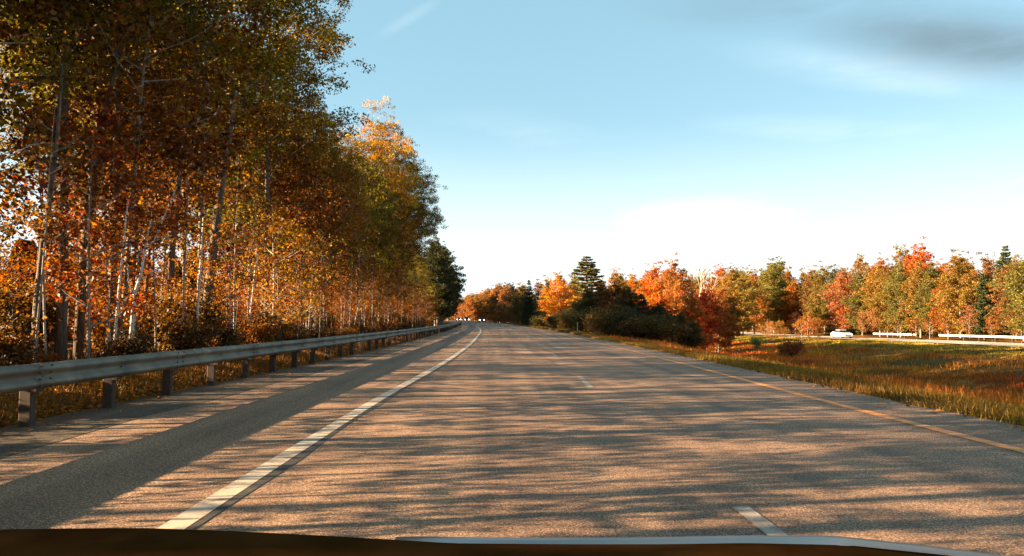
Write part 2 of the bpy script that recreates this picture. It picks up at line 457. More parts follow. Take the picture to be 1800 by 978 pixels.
# overlap plates every other post
v = MB()
for i, y in enumerate(np.arange(5.5, 60, 3.81)):
    path = [(float(cy(q)) * .6 + .007, q, float(ey(q))) for q in (y - .16, y + .16)]
    sp_ = rail_mesh(path, 1, .62, M_steel, gr); sp_.name = 'rail_splice'
    mb = MB()
    for dy_ in (-.11, .11):
        for dz_ in (-.125, -.04, .04, .125):
            px_ = float(cy(y)) * .6 + np.interp(abs(dz_), [0, .04, .125], [.02, .05, .06])
            mb.tube([(px_, y + dy_, float(ey(y)) + .62 + dz_), (px_ + .022, y + dy_, float(ey(y)) + .62 + dz_)], [.016, .013], 7)
    mb.build('splice_bolts', M_rust, sp_)

def opp_rail(y0, y1, label):
    root = empty('guardrail', (float(oy(y0)) + 10.6, y0, 0)); tag(root, label, 'guardrail', 'guardrails of the opposite carriageway')
    bx, by = root.location.x, root.location.y
    ys = np.linspace(y0, y1, 24)
    zz = lambda y: float(ground_z(float(oy(y)) + 4, y, False)) + .12
    path = [(float(oy(q)) + 10.6 - bx, q - by, zz(q)) for q in ys]
    rail_mesh(path, -1, .70, M_steel2, root)
    q = y0
    while q <= y1:
        mb = MB(); x = float(oy(q)) + 10.72 - bx
        mb.box(x - .0, x + .16, q - by - .08, q - by + .08, zz(q) - .5, zz(q) + .8, .01); mb.build('post', M_post, root)
        q += 3.8 if True else 1.9
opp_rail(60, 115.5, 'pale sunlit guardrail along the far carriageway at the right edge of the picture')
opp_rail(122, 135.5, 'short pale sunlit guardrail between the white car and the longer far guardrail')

# ------------------------------------------------------------------ trees
def leaves_mesh(name, P, size, rs, mat, cl, flat=.0, aspect=.62, bright=None):
    """one folded diamond leaf per point; 'leaf' attribute = brightness, clump hue"""
    n_ = len(P)
    d = rs.normal(size=(n_, 3)); d[:, 2] *= (1 - flat); d /= np.linalg.norm(d, axis=1)[:, None]
    e = rs.normal(size=(n_, 3)); e[:, 2] *= (1 - flat)
    e -= (e * d).sum(1)[:, None] * d; e /= np.linalg.norm(e, axis=1)[:, None] + 1e-9
    nn = np.cross(d, e)
    L = size * rs.uniform(.6, 1.35, n_)[:, None]; W = L * aspect
    v = np.empty((n_, 4, 3))
    v[:, 0] = P - d * L * .5; v[:, 1] = P + e * W * .5 + nn * L * .1 + d * L * .05; v[:, 2] = P + d * L * .5; v[:, 3] = P - e * W * .5 + nn * L * .1 + d * L * .05
    me = bpy.data.meshes.new(name)
    me.vertices.add(n_ * 4); me.vertices.foreach_set('co', v.reshape(-1))
    me.loops.add(n_ * 4); me.loops.foreach_set('vertex_index', np.arange(n_ * 4))
    me.polygons.add(n_); me.polygons.foreach_set('loop_start', np.arange(n_) * 4); me.polygons.foreach_set('loop_total', np.full(n_, 4))
    a = me.attributes.new('leaf', 'FLOAT_VECTOR', 'FACE')
    val = np.zeros((n_, 3)); val[:, 0] = rs.uniform(0, 1, n_) if bright is None else np.clip(bright, 0, 1); val[:, 1] = np.clip(cl + rs.normal(0, .12, n_), 0, 1)
    a.data.foreach_set('vector', val.reshape(-1))
    me.materials.append(mat); me.update(calc_edges=True); me.validate()
    return me
def bm_mesh(name, mb, mat):
    me = bpy.data.meshes.new(name); me.from_pydata(mb.v, [], mb.f); me.materials.append(mat)
    me.polygons.foreach_set('use_smooth', [True] * len(me.polygons)); me.update(); return me

def broadleaf(seed, H, rad, base, nleaf, lsize, trunk_r, nlimb, barkm, lean=.04, fork=False, droop=0.0, tips=.32, narrow=1.0, limbs_detail=1, fill=.12):
    rd = random.Random(seed); rs = np.random.default_rng(seed)
    mb = MB(); pts = []; rads = []
    ax, ay = rd.uniform(-lean, lean) * H, rd.uniform(-lean, lean) * H
    ph = rd.uniform(0, 6)
    def axis(t): return Vector((ax * t ** 1.3 + .012 * H * math.sin(ph + 5 * t) * t, ay * t ** 1.3 + .012 * H * math.cos(ph + 4 * t) * t, H * t))
    ns = 12
    for i in range(ns):
        t = i / (ns - 1) * .97
        pts.append(axis(t) - Vector((0, 0, .3 if i == 0 else 0))); rads.append(trunk_r * ((1 - t) ** .8 * .93 + .05) * (1.35 if i == 0 else 1))
    mb.tube(pts, rads, 8)
    centers = []
    for k_ in range(nlimb):
        t = base + (0.97 - base) * ((k_ + rd.random()) / nlimb)
        u = (t - base) / (1 - base)
        prof = (math.sin(math.pi * min(1, (u * .86 + .14)) ** .8) ** .7) * narrow
        prof = max(.22, prof)
        reach = rad * prof * rd.uniform(.65, 1.15)
        ang = k_ * 2.4 + rd.uniform(-.5, .5)
        st = axis(t * .93); up = rd.uniform(.35, .95) - droop
        dirv = Vector((math.cos(ang), math.sin(ang), 0))
        mid = st + dirv * reach * .5 + Vector((0, 0, reach * up * .38)); end = st + dirv * reach + Vector((0, 0, reach * up))
        if end.z > H * 1.03: end.z = H * 1.03
        r0 = max(.012, trunk_r * (1 - t) * .48 + .012)
        mb.tube([st, mid, end], [r0, r0 * .6, r0 * .2], 5, False)
        centers.append((mid.lerp(end, .45), reach * .34)); centers.append((end, reach * .30))
        for q in range(3 if limbs_detail else 0):
            a2 = ang + rd.choice((-1, 1)) * rd.uniform(.5, 1.1); s2 = st.lerp(end, rd.uniform(.35, .8))
            e2 = s2 + Vector((math.cos(a2), math.sin(a2), rd.uniform(.1, .8))) * reach * rd.uniform(.3, .55)
            if e2.z > H * 1.04: e2.z = H * 1.04
            mb.tube([s2, (s2 + e2) / 2 + Vector((0, 0, .05)), e2], [r0 * .45, r0 * .3, r0 * .12], 4, False)
            centers.append((e2, reach * tips * rd.uniform(.6, 1.1)))
    centers.append((axis(.97), rad * .28))
    # small sub-clumps give the crown an uneven outline
    C_ = []; Rr = []; Hh = []
    for (c, r_) in centers:
        h0 = rd.random()
        for q in range(5):
            C_.append(np.array(c) + rs.normal(size=3) * r_ * .75 * np.array([1, 1, .75])); Rr.append(max(.25, r_ * rd.uniform(.3, .75))); Hh.append(min(1, max(0, h0 + rd.uniform(-.2, .2))))
    C_ = np.array(C_); Rr = np.array(Rr); Hh = np.array(Hh)
    w = Rr ** 2.2; w /= w.sum()
    idx = rs.choice(len(C_), size=nleaf, p=w)
    AX = np.array([tuple(axis(t_)) for t_ in np.linspace(0, 1, 40)])
    dd = rs.normal(size=(nleaf, 3)); dd /= np.linalg.norm(dd, axis=1)[:, None]
    P = C_[idx] + dd * (Rr[idx] * rs.uniform(.15, 1, nleaf) ** .6)[:, None] * np.array([1, 1, .62])
    if fill > 0:          # leaves along the twigs between stem and clump
        kf = rs.uniform(0, 1, nleaf) < fill
        q_ = rs.uniform(.25, .95, nleaf)[:, None]; zi = np.clip((C_[idx][:, 2] / H * 39 * .9).astype(int), 0, 39)
        P2 = AX[zi] * (1 - q_) + C_[idx] * q_ + rs.normal(size=(nleaf, 3)) * .35 * np.array([1, 1, .8])
        P = np.where(kf[:, None], P2, P)
    kz = P[:, 2] > .35
    P = P[kz]; hh = Hh[idx][kz]
    return bm_mesh('trunk', mb, barkm), leaves_mesh('crown', P, lsize, rs, M_leaf, hh, .15)

def conifer(seed, H, rad, nleaf, lsize, gappy=.25, base=.12):
    rd = random.Random(seed); rs = np.random.default_rng(seed); mb = MB()
    mb.tube([(0, 0, -.3), (0, 0, H * .5), (0, 0, H)], [H * .016, H * .01, .015], 7)
    P = []; hue = []
    z = H * base
    while z < H * .98:
        u = 1 - (z / H); nb = rd.randint(5, 8); a0 = rd.uniform(0, 6)
        for k_ in range(nb):
            if rd.random() < gappy * .5: continue
            a = a0 + k_ * 2 * math.pi / nb + rd.uniform(-.3, .3); Lr = rad * (u ** .75) * rd.uniform(.6, 1.2) + .15
            lift = Lr * rd.uniform(.05, .38)
            e = Vector((math.cos(a) * Lr, math.sin(a) * Lr, z + lift))
            mb.tube([(0, 0, z), (e.x * .5, e.y * .5, z + lift * .3), e], [.05 * u + .012, .03 * u + .008, .008], 4, False)
            cnt = int(Lr * 130)
            t = rs.uniform(.12, 1, cnt) ** .7
            side = rs.normal(0, .2, cnt) * Lr * (1.15 - t)
            p = np.stack([np.cos(a) * Lr * t - np.sin(a) * side, np.sin(a) * Lr * t + np.cos(a) * side, z + lift * t ** 1.7 + rs.normal(0, .07, cnt) * (Lr * .3 + .3)], 1)
            P.append(p); hue.append(np.full(cnt, rd.uniform(.3, .8)))
        z += H * rd.uniform(.022, .045)
    P = np.concatenate(P); hue = np.concatenate(hue)
    rep = max(1, nleaf // len(P)); P = np.repeat(P, rep, 0) + rs.normal(0, .06, (len(P) * rep, 3)); hue = np.repeat(hue, rep)
    return bm_mesh('trunk', mb, M_bark), leaves_mesh('crown', P, lsize, rs, M_needle, hue, .5, .35)

def bush(seed, H, rad, nleaf, lsize):
    rd = random.Random(seed); rs = np.random.default_rng(seed); mb = MB(); C_ = []
    for k_ in range(9):
        a = k_ * 2.4; r_ = rad * rd.uniform(.2, .8); h = H * rd.uniform(.55, 1.0)
        e = Vector((math.cos(a) * r_, math.sin(a) * r_, h * .9)); mb.tube([(math.cos(a) * .08, math.sin(a) * .08, -.2), e * .5, e], [.035, .02, .006], 4, False)
        for q in range(5): C_.append(((e * rd.uniform(.35, 1.0)) + Vector((rd.gauss(0, .18), rd.gauss(0, .18), 0)) * rad, rad * rd.uniform(.16, .4), rd.random()))
    idx = rs.integers(0, len(C_), nleaf)
    cc = np.array([tuple(c[0]) for c in C_]); rr = np.array([c[1] for c in C_]); hh = np.array([c[2] for c in C_])
    P = cc[idx] + rs.normal(size=(nleaf, 3)) * rr[idx][:, None] * .6
    keep = P[:, 2] > 0.02
    return bm_mesh('stems', mb, M_bark), leaves_mesh('foliage', P[keep], lsize, rs, M_leaf, hh[idx][keep], .1)

def bare(seed, H, rad, mat):
    rd = random.Random(seed); mb = MB()
    def grow(p, d, L, r_, depth):
        q = p + d * L; m_ = (p + q) / 2 + Vector((rd.uniform(-.05, .05), rd.uniform(-.05, .05), 0)) * L
        mb.tube([p, m_, q], [r_, r_ * .8, r_ * .6], 5 if depth < 2 else 4, False)
        if depth >= 4: return
        for k_ in range(3 if depth else 5):
            a = rd.uniform(0, 6.28); sp_ = rd.uniform(.25, .6)
            nd = (d + Vector((math.cos(a) * sp_, math.sin(a) * sp_, rd.uniform(0, .2)))).normalized()
            grow(p + (q - p) * rd.uniform(.55, 1), nd, L * rd.uniform(.55, .75), r_ * .66, depth + 1)
    grow(Vector((0, 0, -.2)), Vector((0, 0, 1)), H * .38, H * .013, 0)
    return bm_mesh('trunk', mb, mat)

ROW = {}
def plant(proto, name, x, y, rz, sc, col, label, cat, group=None, lift=0.0, sz=None, names=('trunk', 'crown')):
    root = empty(name, (x, y, gz(x, y) + lift), rz, sc)
    if sz: root.scale = (sc, sc, sc * sz)
    tag(root, label, cat, group)
    for me, nm in zip(proto, names):
        o = bpy.data.objects.new(nm, me); COL.objects.link(o); o.parent = root
        o.color = tuple(col) + (1,) if nm in ('crown', 'foliage') else (1, 1, 1, 1)
    return root

rnd = random.Random(11)
TALL = [broadleaf(100 + i, 24, 3.7, .34, 50000, .135, .125, 36, (M_bark, M_grey, M_bark, M_bark)[i], narrow=1.0) for i in range(4)]
MID = [broadleaf(200 + i, 12, 2.5, .30, 8500, .15, .075, 22, (M_grey, M_bark, M_birch)[i], lean=.08) for i in range(3)]
SAP = [broadleaf(300 + i, 6, 1.5, .16, 2900, .12, .035, 14, (M_birch, M_grey, M_bark)[i], lean=.12) for i in range(3)]
FAR = [broadleaf(400 + i, 15, 3.1, .05, 24000, .24, .16, 30, (M_grey, M_bark, M_grey, M_twig)[i], fill=.42) for i in range(4)]
PINE = [conifer(500 + i, 15, 3.3, 14000, .30) for i in range(2)]
BUSH = [bush(600 + i, 2.2, 1.5, 5000, .13) for i in range(2)]

OLIVE = [(.115, .098, .009), (.155, .115, .010), (.075, .078, .010), (.175, .105, .010), (.115, .070, .008)]
RUST = [(.16, .052, .007), (.20, .078, .009), (.17, .055, .008), (.25, .115, .012), (.14, .068, .010)]
RED = [(.21, .042, .007), (.21, .058, .008), (.20, .045, .008), (.26, .095, .011)]
def pick(l): 
    c = rnd.choice(l); f = rnd.uniform(.8, 1.2); return tuple(v * f for v in c)

LC = [None]
def PC(l): LC[0] = pick(l); return LC[0]
# tall roadside trees on the left, front rank then two ranks behind
def left_x(s, y): return s + float(cy(y))
n_tall = 0; golden = False
for rank, (s0, s1, step) in enumerate(((-12.6, -10.6, 5.2), (-19, -15, 6.0), (-27, -22, 7.5))):
    y = (-14, -10, -6)[rank]
    while y < (262, 330, 330)[rank] + (70 if rank == 0 else 0):
        s_ = rnd.uniform(s0, s1); yy = y + rnd.uniform(-1.2, 1.2)
        sc = rnd.uniform(.93, 1.08)
        if 42 < yy <= 82: sc *= .84
        if rank == 0 and 38 < yy < 59: sc *= .62
        if rank == 0 and 26 < yy <= 38: s_ = rnd.uniform(-11.2, -10.6)
        if rank and 24 < yy < 52 and rnd.random() < .6: y += step; continue
        if rank == 0 and yy > 50: s_ = rnd.uniform(-10.6, -9.9)
        if rank == 0 and yy > 124: s_ = rnd.uniform(-9.6, -8.6)
        if yy > 124: sc *= rnd.uniform(.68, .78)
        elif yy > 82: sc *= rnd.uniform(.34, .42)
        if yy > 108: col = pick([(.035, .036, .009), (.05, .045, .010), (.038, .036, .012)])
        else: col = pick(OLIVE) if rnd.random() < .84 else pick(RUST)
        if not golden and rank == 0 and 61 < yy < 70: col = (.42, .20, .012)
        if not golden and rank == 0 and 61 < yy < 70:
            golden = True
            plant(TALL[0], 'tall_tree', at(656, 62), 62, 1.0, .82, col, 'tall tree with bright golden yellow crown rising above the left roadside woods', 'tree')
        else:
            lowc = yy > 104
            if lowc: sc *= 1.5
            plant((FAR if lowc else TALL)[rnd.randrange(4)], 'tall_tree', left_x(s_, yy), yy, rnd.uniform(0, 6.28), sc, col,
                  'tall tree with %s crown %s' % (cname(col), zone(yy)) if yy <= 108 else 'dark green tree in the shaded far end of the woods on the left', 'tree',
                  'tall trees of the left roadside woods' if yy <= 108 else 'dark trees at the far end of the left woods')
        n_tall += 1
        y += step * (1 if y < 110 else 1.35)
# trees of middle height with rust and orange leaves
y = -14
while y < 120:
    for (s0, s1) in ((-13, -9.6), (-25, -14)):
        if s0 < -20 and rnd.random() < .55: continue
        s_ = rnd.uniform(s0, s1); yy = y + rnd.uniform(-1.5, 1.5)
        plant(MID[rnd.randrange(3)], 'understorey_tree', left_x(s_, yy), yy, rnd.uniform(0, 6.28), rnd.uniform(.7, 1.15) * (.5 if yy > 80 else 1), PC(RUST if rnd.random() < .75 else OLIVE),
              'mid height %s tree %s' % (cname(LC[0]), zone(yy)), 'tree', 'understorey trees of the left woods')
    y += 4.6
y = -13
while y < 110:
    for (s0, s1) in ((-10.5, -8.6), (-16, -11), (-27, -17)):
        s_ = rnd.uniform(s0, s1); yy = y + rnd.uniform(-1.2, 1.2)
        plant(SAP[rnd.randrange(3)], 'sapling', left_x(s_, yy), yy, rnd.uniform(0, 6.28), rnd.uniform(.55, 1.05), PC(RED if rnd.random() < .6 else RUST),
              'thin sapling with %s leaves %s' % (cname(LC[0]), zone(yy)), 'sapling', 'saplings of the left woods')
    y += 3.3

# far trees of the right forest beyond the opposite carriageway
GOLD = [(.22, .125, .025), (.17, .12, .025), (.26, .125, .025), (.12, .105, .022), (.21, .10, .03), (.14, .12, .025), (.11, .10, .022), (.24, .14, .05)]
ORNG = [(.34, .115, .018), (.36, .085, .018), (.33, .14, .022), (.30, .12, .05)]
for rank, d0 in enumerate((14, 20, 27)):
    y = 40 + rank * 2
    while y < 330:
        x = float(oy(y)) + d0 + rnd.uniform(-1.8, 1.8)
        r_ = rnd.random()
        if r_ < (.12 if rank else .04):
            plant(PINE[rnd.randrange(2)], 'pine_tree', x, y, rnd.uniform(0, 6), rnd.uniform(.8, 1.02) * (1 if rank else .7), pick([(.05, .065, .02), (.07, .08, .025)]),
                  'dark pine among the autumn trees ' + rzone(y), 'pine tree', 'pines of the right forest')
        else:
            base_h = .86 + .06 * rank
            plant(FAR[rnd.randrange(4)], 'autumn_tree', x, y, rnd.uniform(0, 6), base_h * rnd.uniform(.78, 1.18) * (1.12 if y > 145 else 1), PC(GOLD if rnd.random() < .82 else ORNG),
                  '%s sunlit %s tree %s' % (('front', 'second row', 'rear')[rank], cname(LC[0]), rzone(y)), 'tree', 'trees of the right forest')
        y += 4.6 * (1 if y < 200 else 1.5)
# low colourful growth at the foot of the right forest
y = 60
while y < 200:
    x = float(oy(y)) + 12.2 + rnd.uniform(-.8, .8)
    plant(SAP[rnd.randrange(3)], 'sapling', x, y, rnd.uniform(0, 6), rnd.uniform(.6, 1.0), pick(ORNG + RED), 'low bright sapling at the foot of the forest ' + rzone(y), 'sapling', 'saplings of the right forest')
    y += 5.5

# trees of the median, one by one
def mtree(kind, name, px, Y, Htop, baseH, col, label, cat='tree', wide=1.0, rz=0.0):
    x = at(px, Y); g0 = gz(x, Y)
    h = (564 - Htop) * Y / 1300 + 1.25 - g0
    sc = h / baseH
    r_ = plant(kind, name, x, Y, rz, sc, col, label, cat); r_.scale = (sc * wide, sc * wide, sc); return r_
mtree(FAR[0], 'autumn_tree', 984, 100, 478, 15, (.46, .17, .014), 'broad bright orange tree left of the tall pine in the median', wide=1.25)
mtree(PINE[0], 'pine_tree', 1032, 108, 449, 15, (.15, .13, .045), 'tall pointed pine rising above the median trees', 'pine tree', wide=2.0)
mtree(FAR[1], 'autumn_tree', 1080, 112, 470, 15, (.30, .15, .03), 'tan orange tree just right of the tall pine in the median', wide=.9)
mtree(FAR[2], 'autumn_tree', 1142, 92, 460, 15, (.44, .12, .014), 'orange red tree with wide crown near the middle of the median group', wide=1.05)
mtree(FAR[3], 'autumn_tree', 1186, 98, 452, 15, (.34, .13, .03), 'orange brown tree with tallest round crown of the median group', wide=1.0)
mtree(FAR[0], 'autumn_tree', 1238, 88, 500, 15, (.34, .055, .016), 'deep red tree at the right of the median group', wide=1.05, rz=2)
mtree(FAR[1], 'autumn_tree', 1280, 112, 476, 15, (.26, .14, .03), 'olive and tan tree right of the bare tree', wide=1.0, rz=1)
mtree(PINE[1], 'pine_tree', 930, 150, 492, 15, (.045, .06, .025), 'dark sparse conifer at the left end of the median group', 'pine tree', wide=.9)
mtree(FAR[2], 'autumn_tree', 966, 140, 484, 15, (.20, .15, .03), 'pale olive tree behind the broad orange median tree', wide=.8, rz=3)
mtree(FAR[3], 'autumn_tree', 1112, 120, 478, 15, (.36, .15, .03), 'soft orange tree behind the median group between pine and tall round crown', wide=.9, rz=4)
for i, (px, Y, top, col) in enumerate(((902, 215, 499, (.24, .12, .05)), (918, 200, 496, (.16, .10, .03)), (948, 185, 490, (.26, .13, .04)), (890, 230, 500, (.30, .13, .05)))):
    mtree(FAR[i % 4], 'autumn_tree', px, Y, top, 15, col, '%s %s' % (cname(col), ('tree where the median woods begin at the far bend', 'tree just left of the dark sparse conifer', 'tree between dark sparse conifer and broad orange tree', 'tree nearest the vanishing road on its right side')[i]), wide=1.15, rz=i)
for i, (px, Y, top, col) in enumerate(((1010, 150, 482, (.20, .13, .04)), (1056, 160, 486, (.24, .13, .04)), (1098, 150, 480, (.17, .12, .03)), (1165, 150, 474, (.22, .12, .03)), (1212, 150, 484, (.20, .09, .03)), (1250, 135, 478, (.26, .11, .03)), (1262, 96, 500, (.28, .09, .02)), (1215, 84, 512, (.36, .10, .016)), (1305, 150, 476, (.20, .14, .03)), (1325, 165, 484, (.30, .12, .025)), (1350, 170, 472, (.18, .14, .03)))):
    mtree(FAR[i % 4], 'autumn_tree', px, Y, top, 15, col, '%s tree filling the treeline behind the median group, %s' % (cname(col), ('left of the pine', 'right behind the pine', 'behind the dark thicket', 'behind the round crown', 'behind the bare tree', 'just right of the bare tree', 'right behind the red tree', 'left of the red tree', 'above the opposite road', 'lower and farther', 'beside the right forest')[i]), wide=1.05, rz=i)
for i, px in enumerate((1346, 1362, 1384, 1408, 1426, 1446)):
    x = at(px, 104); plant(SAP[i % 3], 'sapling', x, 104 + (i % 3), i, .62, pick(ORNG), 'small orange sapling in front of the far carriageway, left of the white car', 'sapling', 'saplings before the far carriageway')
bt = bare(31, 12, 3, M_twig)
xx = at(1222, 118)
broot = empty('bare_tree', (xx, 118, gz(xx, 118)), 0, 1.42); o = bpy.data.objects.new('trunk', bt); COL.objects.link(o); o.parent = broot
tag(broot, 'leafless pale grey tree standing above the red median tree', 'tree')
# dark shaded shrubs in front of them
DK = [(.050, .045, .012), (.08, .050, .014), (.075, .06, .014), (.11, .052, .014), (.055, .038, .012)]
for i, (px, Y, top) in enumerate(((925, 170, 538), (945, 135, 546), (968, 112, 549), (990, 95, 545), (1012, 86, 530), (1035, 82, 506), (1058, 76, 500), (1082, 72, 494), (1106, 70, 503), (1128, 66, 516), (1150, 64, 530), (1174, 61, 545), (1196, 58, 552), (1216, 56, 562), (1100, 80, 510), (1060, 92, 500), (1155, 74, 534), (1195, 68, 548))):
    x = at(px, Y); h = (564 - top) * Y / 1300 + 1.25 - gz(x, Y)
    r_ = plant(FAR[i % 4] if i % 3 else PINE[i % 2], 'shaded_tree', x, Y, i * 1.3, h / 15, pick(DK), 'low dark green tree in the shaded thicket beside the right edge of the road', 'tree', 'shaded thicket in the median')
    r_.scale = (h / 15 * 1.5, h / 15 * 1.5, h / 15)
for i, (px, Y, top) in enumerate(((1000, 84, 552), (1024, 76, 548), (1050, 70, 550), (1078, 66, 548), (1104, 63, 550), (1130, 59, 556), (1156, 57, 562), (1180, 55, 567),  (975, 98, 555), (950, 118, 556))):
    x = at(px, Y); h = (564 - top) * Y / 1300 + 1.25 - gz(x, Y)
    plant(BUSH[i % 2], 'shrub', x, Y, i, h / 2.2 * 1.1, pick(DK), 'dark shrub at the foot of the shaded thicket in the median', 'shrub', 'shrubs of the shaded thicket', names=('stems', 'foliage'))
# far trees where the road bends
FARC = [(.30, .13, .05), (.34, .15, .05), (.26, .12, .06), (.30, .17, .05)]
for i in range(38):
    px = 800 + (i * 137 % 128); Y = rnd.uniform(250, 345) if px > 862 else rnd.uniform(350, 420)
    x = at(px, Y)
    if px <= 862: x = at(px, Y)
    top = np.interp(px, [795, 830, 860, 885, 905, 930], [528, 512, 505, 497, 503, 500]) + rnd.uniform(-3, 9)
    h = (564 - top) * Y / 1300 + 1.25 - gz(x, Y)
    r_ = plant(FAR[i % 4], 'autumn_tree', x, Y, i * 1.7, h / 15, pick(FARC if rnd.random() < .8 else DK), 'distant soft orange tree where the highway bends away', 'tree', 'distant trees at the bend of the highway')
    r_.scale = (h / 15 * 1.15, h / 15 * 1.15, h / 15)

# --- trees on the left that stand out one by one
def leaner(name, pts, r0, r1, mat, label, branches=()):
    """a bare stem through points (px, py, Y); limbs the same way; all in world space at its own distance"""
    def P(px, py, Y):
        return Vector((at(px, Y), Y, 1.25 + (564 - py) * Y / 1300))
    base = P(*pts[0]); base.z = gz(base.x, base.y)
    root = empty(name, base); tag(root, label, 'tree')
    mb = MB(); W = [Vector((0, 0, -.3))] + [P(*p) - base for p in pts[1:]]
    # round the stem
    n_ = len(W); mb.tube(W, [r0 + (r1 - r0) * i / (n_ - 1) for i in range(n_)], 8)
    mb.build('trunk', mat, root, True)
    for br in branches:
        m2 = MB(); B = [P(*p) - base for p in br[1]]; k2 = len(B)
        m2.tube(B, [br[0] + (.012 - br[0]) * i / (k2 - 1) for i in range(k2)], 6); m2.build('branch', mat, root, True)
    return root
leaner('leaning_tree', [(356, 640, 23), (362, 560, 23), (372, 450, 23.3), (384, 330, 23.6), (398, 220, 24), (404, 160, 24.4)], .17, .09, M_bark,
       'stout tall trunk lit pale on its left side behind the guardrail', [(.06, [(385, 330, 23.6), (340, 290, 22.8), (318, 240, 22.3)])])
leaner('forked_tree', [(140, 650, 20), (143, 500, 20), (150, 380, 20), (163, 260, 20), (180, 160, 20), (188, 120, 20), (200, 60, 20.3), (206, 5, 20.6)], .13, .05, M_bark,
       'dark slender tree forking against the sky at the upper left', [(.055, [(183, 150, 20), (178, 105, 19.8), (160, 80, 19.6)]), (.055, [(186, 130, 20), (210, 105, 20.2), (232, 60, 20.4)]), (.04, [(181, 160, 20), (215, 150, 20.2), (250, 146, 20.5)])])
leaner('birch_tree', [(228, 640, 17.5), (234, 560, 17.5), (236, 520, 17.6), (247, 480, 17.7), (252, 440, 17.9), (262, 380, 18)], .055, .02, M_birch,
       'crooked thin white birch stem just behind the guardrail', [(.018, [(236, 520, 17.6), (226, 500, 17.3), (222, 470, 17.2)]), (.016, [(240, 500, 17.6), (262, 480, 17.8), (290, 470, 18)])])
leaner('birch_tree', [(200, 640, 17), (206, 560, 17), (209, 500, 17.2), (214, 430, 17.4), (220, 350, 17.6)], .035, .015, M_birch, 'very thin straight birch stem left of the crooked white birch')
leaner('birch_tree', [(350, 640, 22), (348, 540, 22), (352, 440, 22.2), (354, 380, 22.3)], .045, .02, M_birch, 'slim white birch stem left beside the stout trunk')
leaner('dead_tree', [(236, 640, 19), (240, 450, 19), (268, 425, 19), (285, 380, 19.2), (305, 330, 19.4)], .03, .012, M_birch, 'thin pale dead stem bent sharply to the right among orange leaves', [(.016, [(268, 425, 19), (300, 415, 19.3)])])
leaner('birch_tree', [(432, 640, 28), (440, 560, 28), (446, 500, 28.2), (450, 430, 28.5)], .06, .025, M_birch, 'pale birch stem standing right of the stout trunk')
leaner('birch_tree', [(618, 590, 46), (626, 560, 46), (634, 520, 46)], .05, .03, M_grey, 'short leaning pale stem farther along the woods edge')
leaner('dark_tree', [(62, 660, 15), (66, 520, 15), (72, 420, 15), (82, 350, 15.2), (90, 250, 15.4), (96, 100, 15.8)], .07, .03, M_bark, 'slightly leaning dark trunk near the left edge of the picture')
leaner('dark_tree', [(300, 640, 26), (300, 450, 26), (310, 300, 26.3), (330, 200, 26.6), (345, 60, 27)], .13, .06, M_bark, 'dark straight trunk between the white birch and the stout trunk')

# distant woods closing the view, one mass
def wood_mass(name, pts, H, n_, size, seed, label):
    rs = np.random.default_rng(seed); P = []; wid = 5 if H > 11 else 2.5
    pts = np.array(pts, float); seg = np.linalg.norm(np.diff(pts, axis=0), axis=1); tot = seg.sum(); cs = np.concatenate([[0], np.cumsum(seg)])
    ncl = int(tot / 2.2)
    u = rs.uniform(0, tot, ncl); x = np.interp(u, cs, pts[:, 0]) + rs.normal(0, wid, ncl); y = np.interp(u, cs, pts[:, 1]) + rs.normal(0, 5, ncl)
    h = H * rs.uniform(.7, 1.1, ncl)
    idx = rs.integers(0, ncl, n_); t = rs.uniform(0, 1, n_)
    r_ = 2.6 * np.sqrt(np.clip(1.05 - t, 0, 1)) 
    a = rs.uniform(0, 6.28, n_)
    X = x[idx] + np.cos(a) * r_ * rs.uniform(.5, 1, n_); Y = y[idx] + np.sin(a) * r_ * rs.uniform(.5, 1, n_)
    Z = ground_z(X, Y) + t * h[idx]
    P = np.stack([X, Y, Z], 1); hue = (idx % 17) / 17.0
    me = leaves_mesh(name, P, size, rs, M_leaf, hue, .1)
    o = bpy.data.objects.new(name, me); COL.objects.link(o); tag(o, label, 'wood', kind='stuff'); return o
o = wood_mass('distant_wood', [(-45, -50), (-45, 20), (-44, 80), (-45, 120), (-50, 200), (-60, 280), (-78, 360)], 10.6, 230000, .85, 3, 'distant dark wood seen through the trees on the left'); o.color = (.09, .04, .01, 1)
o = wood_mass('far_forest', [(118, 20), (112, 120), (100, 220), (70, 320), (30, 420), (-40, 470), (-120, 520)], 12, 90000, 1.0, 4, 'deeper mass of forest behind the front trees on the right'); o.color = (.16, .10, .025, 1)

